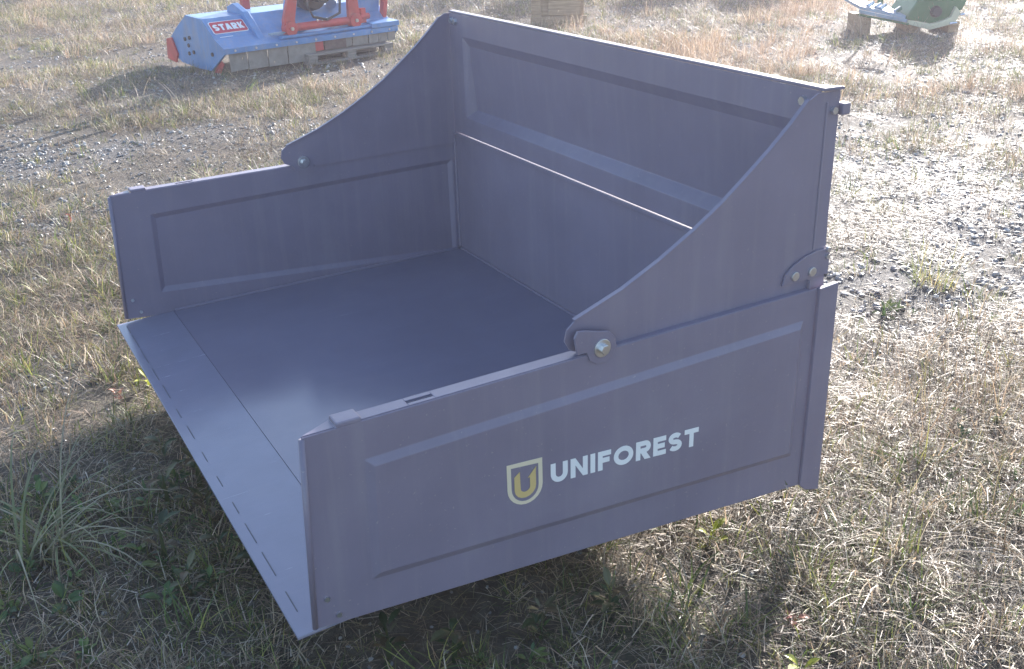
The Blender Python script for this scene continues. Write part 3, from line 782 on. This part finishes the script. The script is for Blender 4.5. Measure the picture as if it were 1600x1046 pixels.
def weed(n, l0, l1, wr, pal, stem=0.04):
    V, F, C = [], [], []
    blade(V, F, C, (0, 0, -0.01), 0.0, stem + 0.02, 0.016, 1.57, 0.0, pal[0], segs=2)
    for k in range(n):
        az = k * 2.4 + random.gauss(0, 0.3); L_ = random.uniform(l0, l1); h_ = random.uniform(0.0, stem)
        leaf(V, F, C, (0.008 * math.cos(az), 0.008 * math.sin(az), h_), az, L_, L_ * wr * random.uniform(0.8, 1.2), random.uniform(0.25, 1.1), random.uniform(0.4, 1.4), rc(pal, 0.2))
    return V, F, C

# ------------------------------------------------------------------ scattering
def make_collection(name, meshes):
    c = bpy.data.collections.new(name)
    for i, m_ in enumerate(meshes):
        o = bpy.data.objects.new('%s_%02d' % (name, i), m_); c.objects.link(o)
    return c

def scatter(name, coll, n_kinds, pts, scl, rots, kind='stuff'):
    me = bpy.data.meshes.new(name)
    n = len(pts)
    me.vertices.add(n); me.vertices.foreach_set('co', np.asarray(pts, np.float32).ravel())
    a = me.attributes.new('scl', 'FLOAT', 'POINT'); a.data.foreach_set('value', np.asarray(scl, np.float32))
    a = me.attributes.new('rot', 'FLOAT_VECTOR', 'POINT'); a.data.foreach_set('vector', np.asarray(rots, np.float32).ravel())
    a = me.attributes.new('pick', 'INT', 'POINT'); a.data.foreach_set('value', RNG.integers(0, n_kinds, n).astype(np.int32))
    o = bpy.data.objects.new(name, me); COL.objects.link(o); o['kind'] = kind
    ng = bpy.data.node_groups.new(name, 'GeometryNodeTree')
    ng.interface.new_socket('Geometry', in_out='INPUT', socket_type='NodeSocketGeometry')
    ng.interface.new_socket('Geometry', in_out='OUTPUT', socket_type='NodeSocketGeometry')
    gi = ng.nodes.new('NodeGroupInput'); go = ng.nodes.new('NodeGroupOutput')
    ci = ng.nodes.new('GeometryNodeCollectionInfo'); ci.inputs[0].default_value = coll; ci.inputs[1].default_value = True; ci.inputs[2].default_value = True
    ip = ng.nodes.new('GeometryNodeInstanceOnPoints')
    def named(nm, ty):
        x_ = ng.nodes.new('GeometryNodeInputNamedAttribute'); x_.data_type = ty; x_.inputs[0].default_value = nm
        return x_.outputs[0]
    mp = ng.nodes.new('GeometryNodeMeshToPoints')
    ng.links.new(gi.outputs[0], mp.inputs[0])
    ng.links.new(mp.outputs[0], ip.inputs['Points'])
    ng.links.new(ci.outputs[0], ip.inputs['Instance']); ip.inputs['Pick Instance'].default_value = True
    ng.links.new(named('pick', 'INT'), ip.inputs['Instance Index'])
    er = ng.nodes.new('FunctionNodeEulerToRotation'); ng.links.new(named('rot', 'FLOAT_VECTOR'), er.inputs[0])
    ng.links.new(er.outputs[0], ip.inputs['Rotation'])
    ng.links.new(named('scl', 'FLOAT'), ip.inputs['Scale'])
    ng.links.new(ip.outputs[0], go.inputs[0])
    md = o.modifiers.new('scatter', 'NODES'); md.node_group = ng
    return o

CX, CY = CAM.x, CAM.y
FH = np.array([0.48877, 0.87241]); RH = np.array([0.87241, -0.48877])
def candidates(per_m2, d0=0.9, d1=19.0, fall=8.0):
    """random ground points in the part of the yard the picture can show, thinner far away"""
    N = int(per_m2 * 420)
    d = RNG.uniform(d0, d1, N * 3); l = RNG.uniform(-14, 14, N * 3)
    keep = np.abs(l) < 0.56 * d + 1.3
    keep &= RNG.random(N * 3) < np.clip(fall / d, 0, 1) ** 1.0
    d = d[keep]; l = l[keep]
    frac = per_m2 / (N * 3 / ((d1 - d0) * 28))
    k = RNG.random(len(d)) < frac
    d = d[k]; l = l[k]
    x = CX + FH[0] * d + RH[0] * l; y = CY + FH[1] * d + RH[1] * l
    return x, y, d
def in_box(x, y, mgn=0.0):
    return (x > -0.03 - mgn) & (x < 1.34 + mgn) & (y > -0.02 - mgn) & (y < 1.83 + mgn)
def loc_xy(x, y, o, a):
    c, s = math.cos(a), math.sin(a)
    dx, dy = x - o[0], y - o[1]
    return dx * c + dy * s, -dx * s + dy * c
def under_wall(x, y):
    return (x > 0.45) & (x < 1.40) & ((np.abs(y) < 0.06) | (np.abs(y - 1.8) < 0.07))
def blocked(x, y):
    s, t_ = loc_xy(x, y, (1.85, 7.40), R(10))
    b_ = (s > -0.02) & (s < 1.78) & (t_ > -0.10) & (t_ < 1.0)
    s, t_ = loc_xy(x, y, (5.6, 8.05), ang)
    b_ |= (s > -0.2) & (s < 0.33) & (t_ > 0.0) & (t_ < 0.42)
    s, t_ = loc_xy(x, y, (8.0, 5.1), ang)
    b_ |= (s > -0.72) & (s < 0.26) & (t_ > -0.02) & (t_ < 0.5)
    return b_
def place(name, coll, nk, x, y, s0, s1, tilt=0.15, dz=0.0, dist=None):
    n = len(x)
    sc_ = RNG.uniform(s0, s1, n)
    if dist is not None: sc_ = sc_ * (1 + np.clip(dist - 7, 0, 12) * 0.03)
    r_ = np.stack([RNG.normal(0, tilt, n), RNG.normal(0, tilt, n), RNG.uniform(0, 6.283, n)], -1)
    return scatter(name, coll, nk, np.stack([x, y, height(x, y) + dz], -1), sc_, r_)

C_stub = make_collection('stubble', [tinted('stubble', *tuft(28, 0.06, 0.02, 0.085, 0.0014, 0.0032, 0.5, 1.5, 0.2, 1.6, STRAW, 0, GREEN, 0.10 if k < 6 else 0.4), M['straw']) for k in range(9)])
RSTRAW = [(0.52, 0.38, 0.26), (0.46, 0.31, 0.21), (0.58, 0.46, 0.35), (0.30, 0.20, 0.14), (0.38, 0.27, 0.17)]
C_red = make_collection('red_stubble', [tinted('red_stubble', *tuft(30, 0.07, 0.06, 0.19, 0.0016, 0.0034, 0.9, 1.55, 0.1, 1.2, RSTRAW, 4), M['straw']) for k in range(6)])
C_lit = make_collection('litter', [tinted('litter', *litter(40, 0.12, 0.015, 0.085, STRAW), M['straw']) for k in range(8)])
C_tall = make_collection('tall_stalks', [tinted('tall_stalks', *tuft(13, 0.07, 0.14, 0.34, 0.0016, 0.0032, 0.5, 1.4, 0.3, 1.7, STRAW, 6), M['straw']) for k in range(7)])
C_green = make_collection('green_tuft', [tinted('green_tuft', *tuft(26, 0.045, 0.04, 0.14, 0.002, 0.0042, 0.5, 1.45, 0.3, 1.6, GREEN, 0, STRAW, 0.25), M['straw']) for k in range(7)])
WG = [(0.08, 0.14, 0.05), (0.12, 0.19, 0.06), (0.06, 0.10, 0.045), (0.16, 0.2, 0.07)]
C_weed = make_collection('weed', [tinted('weed', *weed(random.randint(7, 13), 0.012, 0.036, 0.45, WG, 0.03), M['leaf']) for k in range(7)])

# pebbles
def pebble(seed):
    bm = bmesh.new(); bmesh.ops.create_icosphere(bm, subdivisions=1, radius=1.0)
    rr = random.Random(seed); sx, sy, sz = rr.uniform(0.8, 1.3), rr.uniform(0.6, 1.0), rr.uniform(0.4, 0.75)
    for v in bm.verts:
        k = rr.uniform(0.8, 1.15); v.co = Vector((v.co.x * sx * k, v.co.y * sy * k, v.co.z * sz * k))
    me = bpy.data.meshes.new('pebble'); bm.to_mesh(me); bm.free()
    me.materials.append(M['stone'])
    return me
m, t, b = nodes('pebble_stone'); M['stone'] = m
oi = nn(t, 'ShaderNodeObjectInfo'); r_ = ramp(t, oi.outputs['Random'], [(0.0, (0.14, 0.135, 0.14)), (0.4, (0.25, 0.24, 0.24)), (0.8, (0.36, 0.345, 0.33)), (1.0, (0.50, 0.48, 0.46))])
t.links.new(r_.outputs[0], b.inputs['Base Color']); b.inputs['Roughness'].default_value = 0.5
C_peb = make_collection('pebble', [pebble(k) for k in range(9)])

x, y, d = candidates(1000, fall=6.5)
g = gravel_field(x, y)
k = (RNG.random(len(x)) < np.where((d < 4) & (g < 0.3), 0.10, np.clip(g * 1.1, 0.22, 1))) & ~blocked(x, y)
x, y, d = x[k], y[k], d[k]
sz = 0.005 + 0.014 * RNG.random(len(x)) ** 2.5
sz *= 1 + np.clip(d - 7, 0, 8) * 0.05
sz = np.where((d < 4) & (gravel_field(x, y) < 0.35), np.minimum(sz, 0.008), sz)
scatter('gravel', C_peb, 9, np.stack([x, y, height(x, y) + sz * 0.2], -1), sz, np.stack([RNG.normal(0, 0.4, len(x)), RNG.normal(0, 0.4, len(x)), RNG.uniform(0, 6.28, len(x))], -1))

dens = lambda x, y, s, seed: fbm(x, y, s, seed, 3)
x, y, d = candidates(260, fall=4.5)
g = gravel_field(x, y); dn = dens(x, y, 1.1, 70)
k = (RNG.random(len(x)) < np.clip(3.2 * (dn - 0.36) * (1 - 0.5 * g), 0.12, 1)) & ~blocked(x, y)
near = np.clip(1.4 - np.hypot((x - 1.6) / 1.2, (y + 0.1) / 0.9), 0, 1)
k |= (RNG.random(len(x)) < near * 0.9) & ~(in_box(x, y) & (y > 0.5))
place('dry_litter', C_lit, 8, x[k], y[k], 0.7, 1.3, 0.08, 0.0, d[k])
x, y, d = candidates(290, fall=5)
g = gravel_field(x, y); dn = dens(x, y, 1.3, 90)
shade = (x < 1.1) & (y < 1.3)
k = (RNG.random(len(x)) < np.clip(3.0 * (dn - 0.38) * (1 - 0.7 * g) * np.where(shade, 0.6, 1.0), 0.02, 1)) & ~blocked(x, y)
near = np.clip(1.4 - np.hypot((x - 1.5) / 1.2, (y + 0.1) / 0.9), 0, 1)
k |= (RNG.random(len(x)) < near * 0.55) & ~(in_box(x, y) & (y > 0.4))
k &= ~(in_box(x, y, -0.03) & ((y > 0.4) | (x < 0.5)) & (RNG.random(len(x)) < 0.93))
place('dry_grass', C_stub, 9, x[k], y[k], 0.6, 1.35, 0.2, 0.0, d[k])
x, y, d = candidates(60)
g = gravel_field(x, y); dn = dens(x, y, 1.6, 120)
near_r = np.clip(1.3 - np.hypot((x - 1.6) / 1.1, (y + 0.05) / 0.9), 0, 1)
farb = np.clip((d - 7.5) / 3, 0, 1) * 0.8
k = (RNG.random(len(x)) < np.clip((dn - 0.40) * 2.0 * (1 - g), 0, 1) * (0.15 + farb) + near_r * 1.0) & ~blocked(x, y) & ~in_box(x, y, 0.16)
k &= ~((x < 0.9) & (y < 1.2) & (RNG.random(len(x)) < 0.8))
place('tall_dry_stalks', C_tall, 7, x[k], y[k], 0.6, 1.1, 0.3, 0.0, d[k])
x, y, d = candidates(120)
dn = dens(x, y, 0.8, 260); g = gravel_field(x, y)
k = (RNG.random(len(x)) < np.clip((dn - 0.46) * 3.5, 0.03, 1) * (1 - 0.6 * g) * np.where(x > 1.0, 0.45, 0.75)) & ~blocked(x, y) & ~in_box(x, y, -0.03)
place('yellow_green_turf', C_green, 7, x[k], y[k], 0.4, 0.8, 0.25, 0.0, d[k])
x, y, d = candidates(90, d0=6.5)
dn = dens(x, y, 0.9, 200); g = gravel_field(x, y)
k = (RNG.random(len(x)) < np.clip((dn - 0.45) * 4, 0, 1) * (1 - g) * np.clip((d - 6.5) / 2, 0, 1) * np.clip(((x - CX) * RH[0] + (y - CY) * RH[1] + 0.5) / 1.5, 0.08, 1)) & ~blocked(x, y)
place('reddish_dry_grass', C_red, 6, x[k], y[k], 0.6, 1.2, 0.2, 0.0, d[k])
x, y, d = candidates(220, d1=5)
dn = dens(x, y, 1.8, 230)
k = (RNG.random(len(x)) < np.clip(1.3 - np.hypot((x - 1.75) / 0.9, (y - 0.05) / 0.9), 0, 1) * np.clip((dn - 0.38) * 3, 0, 1)) & ~in_box(x, y, 0.12)
place('matted_straw', C_tall, 7, x[k], y[k], 0.35, 0.75, 0.5, 0.0, d[k])
x, y, d = candidates(110)
g = gravel_field(x, y); dn = dens(x, y, 1.0, 150)
left = np.clip(1.2 - np.hypot((x + 0.1) / 1.0, (y - 2.0) / 1.6), 0, 1) * 0.15
lowr = np.clip(1.2 - np.hypot((x - 0.95) / 0.8, (y + 0.15) / 0.7), 0, 1) * 1.0
shd = np.clip(1.2 - np.hypot((x - 0.1) / 0.8, (y - 0.5) / 0.9), 0, 1) * 0.5
k = (RNG.random(len(x)) < np.clip((dn - 0.50) * 1.6 + left + lowr + shd, 0, 1) * (1 - 0.6 * g)) & ~blocked(x, y)
k &= ~(in_box(x, y, -0.03) & ((y > 0.35) | (x < 0.5)))
k &= ~under_wall(x, y)
place('green_grass', C_green, 7, x[k], y[k], 0.55, 1.2, 0.25, 0.0, d[k])
x, y, d = candidates(110, d1=4.6)
g = gravel_field(x, y); dn = dens(x, y, 2.0, 170)
shd = np.clip(1.3 - np.hypot((x - 0.1) / 0.9, (y - 0.5) / 1.0), 0, 1) * 0.6
k = (RNG.random(len(x)) < np.clip((dn - 0.56) * 1.6 + left[:1].mean() * 0 + shd, 0, 1) * (1 - 0.7 * g)) & ~blocked(x, y)
k &= ~in_box(x, y, -0.03)
place('ground_weeds', C_weed, 7, x[k], y[k], 0.6, 1.4, 0.2, 0.0, d[k])

# ------------------------------------------------------------------ single plants one can point to
def plant(name, mesh, x, y, rz, label, cat, group=None, s=1.0):
    o = bpy.data.objects.new(name, mesh); COL.objects.link(o)
    o.location = (x, y, float(height(np.array(x), np.array(y)))); o.rotation_euler = (0, 0, rz); o.scale = (s, s, s)
    return tag(o, label, cat, group)
def long_tuft():
    V, F, C = [], [], []
    for k in range(46):
        az = random.gauss(R(-25), 1.2) if k < 34 else rot_az()
        L_ = random.uniform(0.2, 0.58)
        a = rot_az(); r_ = 0.06 * math.sqrt(random.random())
        blade(V, F, C, (r_ * math.cos(a), r_ * math.sin(a), 0), az, L_, random.uniform(0.004, 0.008), random.uniform(0.55, 1.35), random.uniform(1.1, 2.3), rc([(0.24, 0.29, 0.12), (0.32, 0.36, 0.18), (0.38, 0.38, 0.22), (0.52, 0.48, 0.34)]), segs=8)
    return V, F, C
plant('grass_tuft', tinted('grass_tuft', *long_tuft(), M['straw']), -0.43, 0.86, 0.0, 'big tuft of long arching green blades in the shade at lower left', 'grass tuft')
plant('grass_tuft', tinted('grass_tuft', *tuft(90, 0.09, 0.08, 0.20, 0.002, 0.004, 0.6, 1.5, 0.2, 1.2, [(0.30, 0.28, 0.10), (0.4, 0.33, 0.16), (0.2, 0.24, 0.08)]), M['straw']), 2.86, 0.88, 0.0, 'yellowish grass tuft alone on the gravel right of the box', 'grass tuft')
RED = [(0.30, 0.09, 0.07), (0.34, 0.15, 0.10), (0.22, 0.10, 0.06)]
for i, (x, y, lb) in enumerate(((-0.09, 1.66, 'reddish leafy weed at the shadow edge left of the lip'), (0.09, 3.85, 'small red leafy weed on the gravel at the left edge'), (0.98, -0.30, 'brownish red weed in the grass at the lower right'))):
    plant('red_weed', tinted('red_weed', *weed(12, 0.015, 0.032, 0.5, RED), M['leaf']), x, y, i, lb, 'weed', 'red leaved weeds', 0.9)
YG = [(0.34, 0.38, 0.05), (0.42, 0.44, 0.07)]
for i, (x, y, lb) in enumerate(((1.02, 0.03, 'bright yellow green leaves just below the rear of the near wall'), (0.02, 1.72, 'yellow green weed in sun beside the far end of the lip'), (0.88, -0.42, 'broad light green leaves at the bottom edge right of the shade'), (1.95, 0.75, 'yellow green weed right of the rear flange'))):
    plant('leafy_weed', tinted('leafy_weed', *weed(6, 0.03, 0.055, 0.5, YG), M['leaf']), x, y, i * 1.3, lb, 'weed', 'yellow green weeds')
ORD = ['first', 'second', 'third', 'fourth', 'fifth', 'sixth', 'seventh', 'eighth']
sp = [(-0.06, 1.12), (0.0, 0.98), (-0.02, 0.80), (-0.10, 0.92), (-0.04, 0.62), (0.02, 0.50), (-0.16, 0.70), (-0.14, 0.52), (0.30, 0.02), (0.50, -0.02), (0.18, 0.10), (0.66, -0.05)]
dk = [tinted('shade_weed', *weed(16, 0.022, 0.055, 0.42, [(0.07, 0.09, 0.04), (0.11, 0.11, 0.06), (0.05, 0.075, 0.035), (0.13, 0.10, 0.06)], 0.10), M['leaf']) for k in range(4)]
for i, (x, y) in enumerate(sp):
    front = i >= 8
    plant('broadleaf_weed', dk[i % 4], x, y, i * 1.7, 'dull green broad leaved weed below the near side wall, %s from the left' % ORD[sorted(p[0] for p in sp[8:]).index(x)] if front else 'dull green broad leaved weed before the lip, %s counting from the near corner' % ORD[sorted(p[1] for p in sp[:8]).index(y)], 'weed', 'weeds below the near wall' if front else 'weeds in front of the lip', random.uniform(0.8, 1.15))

# unseen bushes added beyond the upper edge to shade the far ground
def bush_mesh(rad, hgt, n=2600):
    V, F, C = [], [], []
    for k in range(n):
        a = rot_az(); r_ = rad * math.sqrt(random.random()); zz = random.uniform(0.08, 1) * hgt
        r_ *= math.sqrt(max(0.05, 1 - (zz / hgt) ** 2)) * random.uniform(0.85, 1.1)
        leaf(V, F, C, (r_ * math.cos(a), r_ * math.sin(a), zz), rot_az(), random.uniform(0.08, 0.14), 0.05, random.uniform(-0.4, 0.9), 0.6, (0.05, 0.08, 0.03))
    return V, F, C
bm_ = [tinted('bush', *bush_mesh(0.95, 1.75, 3200), M['bush'])]
for i, (x, y) in enumerate(((5.0, 18.0), (9.05, 12.9), (10.0, 12.1), (11.2, 11.3), (12.1, 10.6), (14.6, 8.3))):
    o = empty('evergreen_bush', (x, y, 0.0), i * 1.1)
    tag(o, 'unseen dark bush added beyond the yard for its shade, %s of the row from the left' % ORD[i], 'bush', 'unseen bushes added for shade')
    f_ = bpy.data.objects.new('foliage', bm_[0]); COL.objects.link(f_); f_.parent = o
    mb = MB(); mb.tube([(0, 0, -0.05), (0.03, 0, 0.5), (0.0, 0.02, 0.95)], [0.07, 0.05, 0.02], 8); mb.build('trunk', M['bark'], o)

# ------------------------------------------------------------------ thin scattering volume added to imitate the veil of lens flare
mb = MB(); mb.box((-1400, -1400, -1.2), (1400, 1400, 2.0))
hz = bpy.data.materials.new('flare_veil'); hz.use_nodes = True
t = hz.node_tree; t.nodes.clear()
out = t.nodes.new('ShaderNodeOutputMaterial'); pv = t.nodes.new('ShaderNodeVolumePrincipled')
pv.inputs['Color'].default_value = (0.92, 0.87, 1.0, 1); pv.inputs['Density'].default_value = 0.0040; pv.inputs['Anisotropy'].default_value = 0.42
t.links.new(pv.outputs[0], out.inputs['Volume'])
flare_veil = mb.build('flare_veil', hz); tag(flare_veil, kind='stuff')
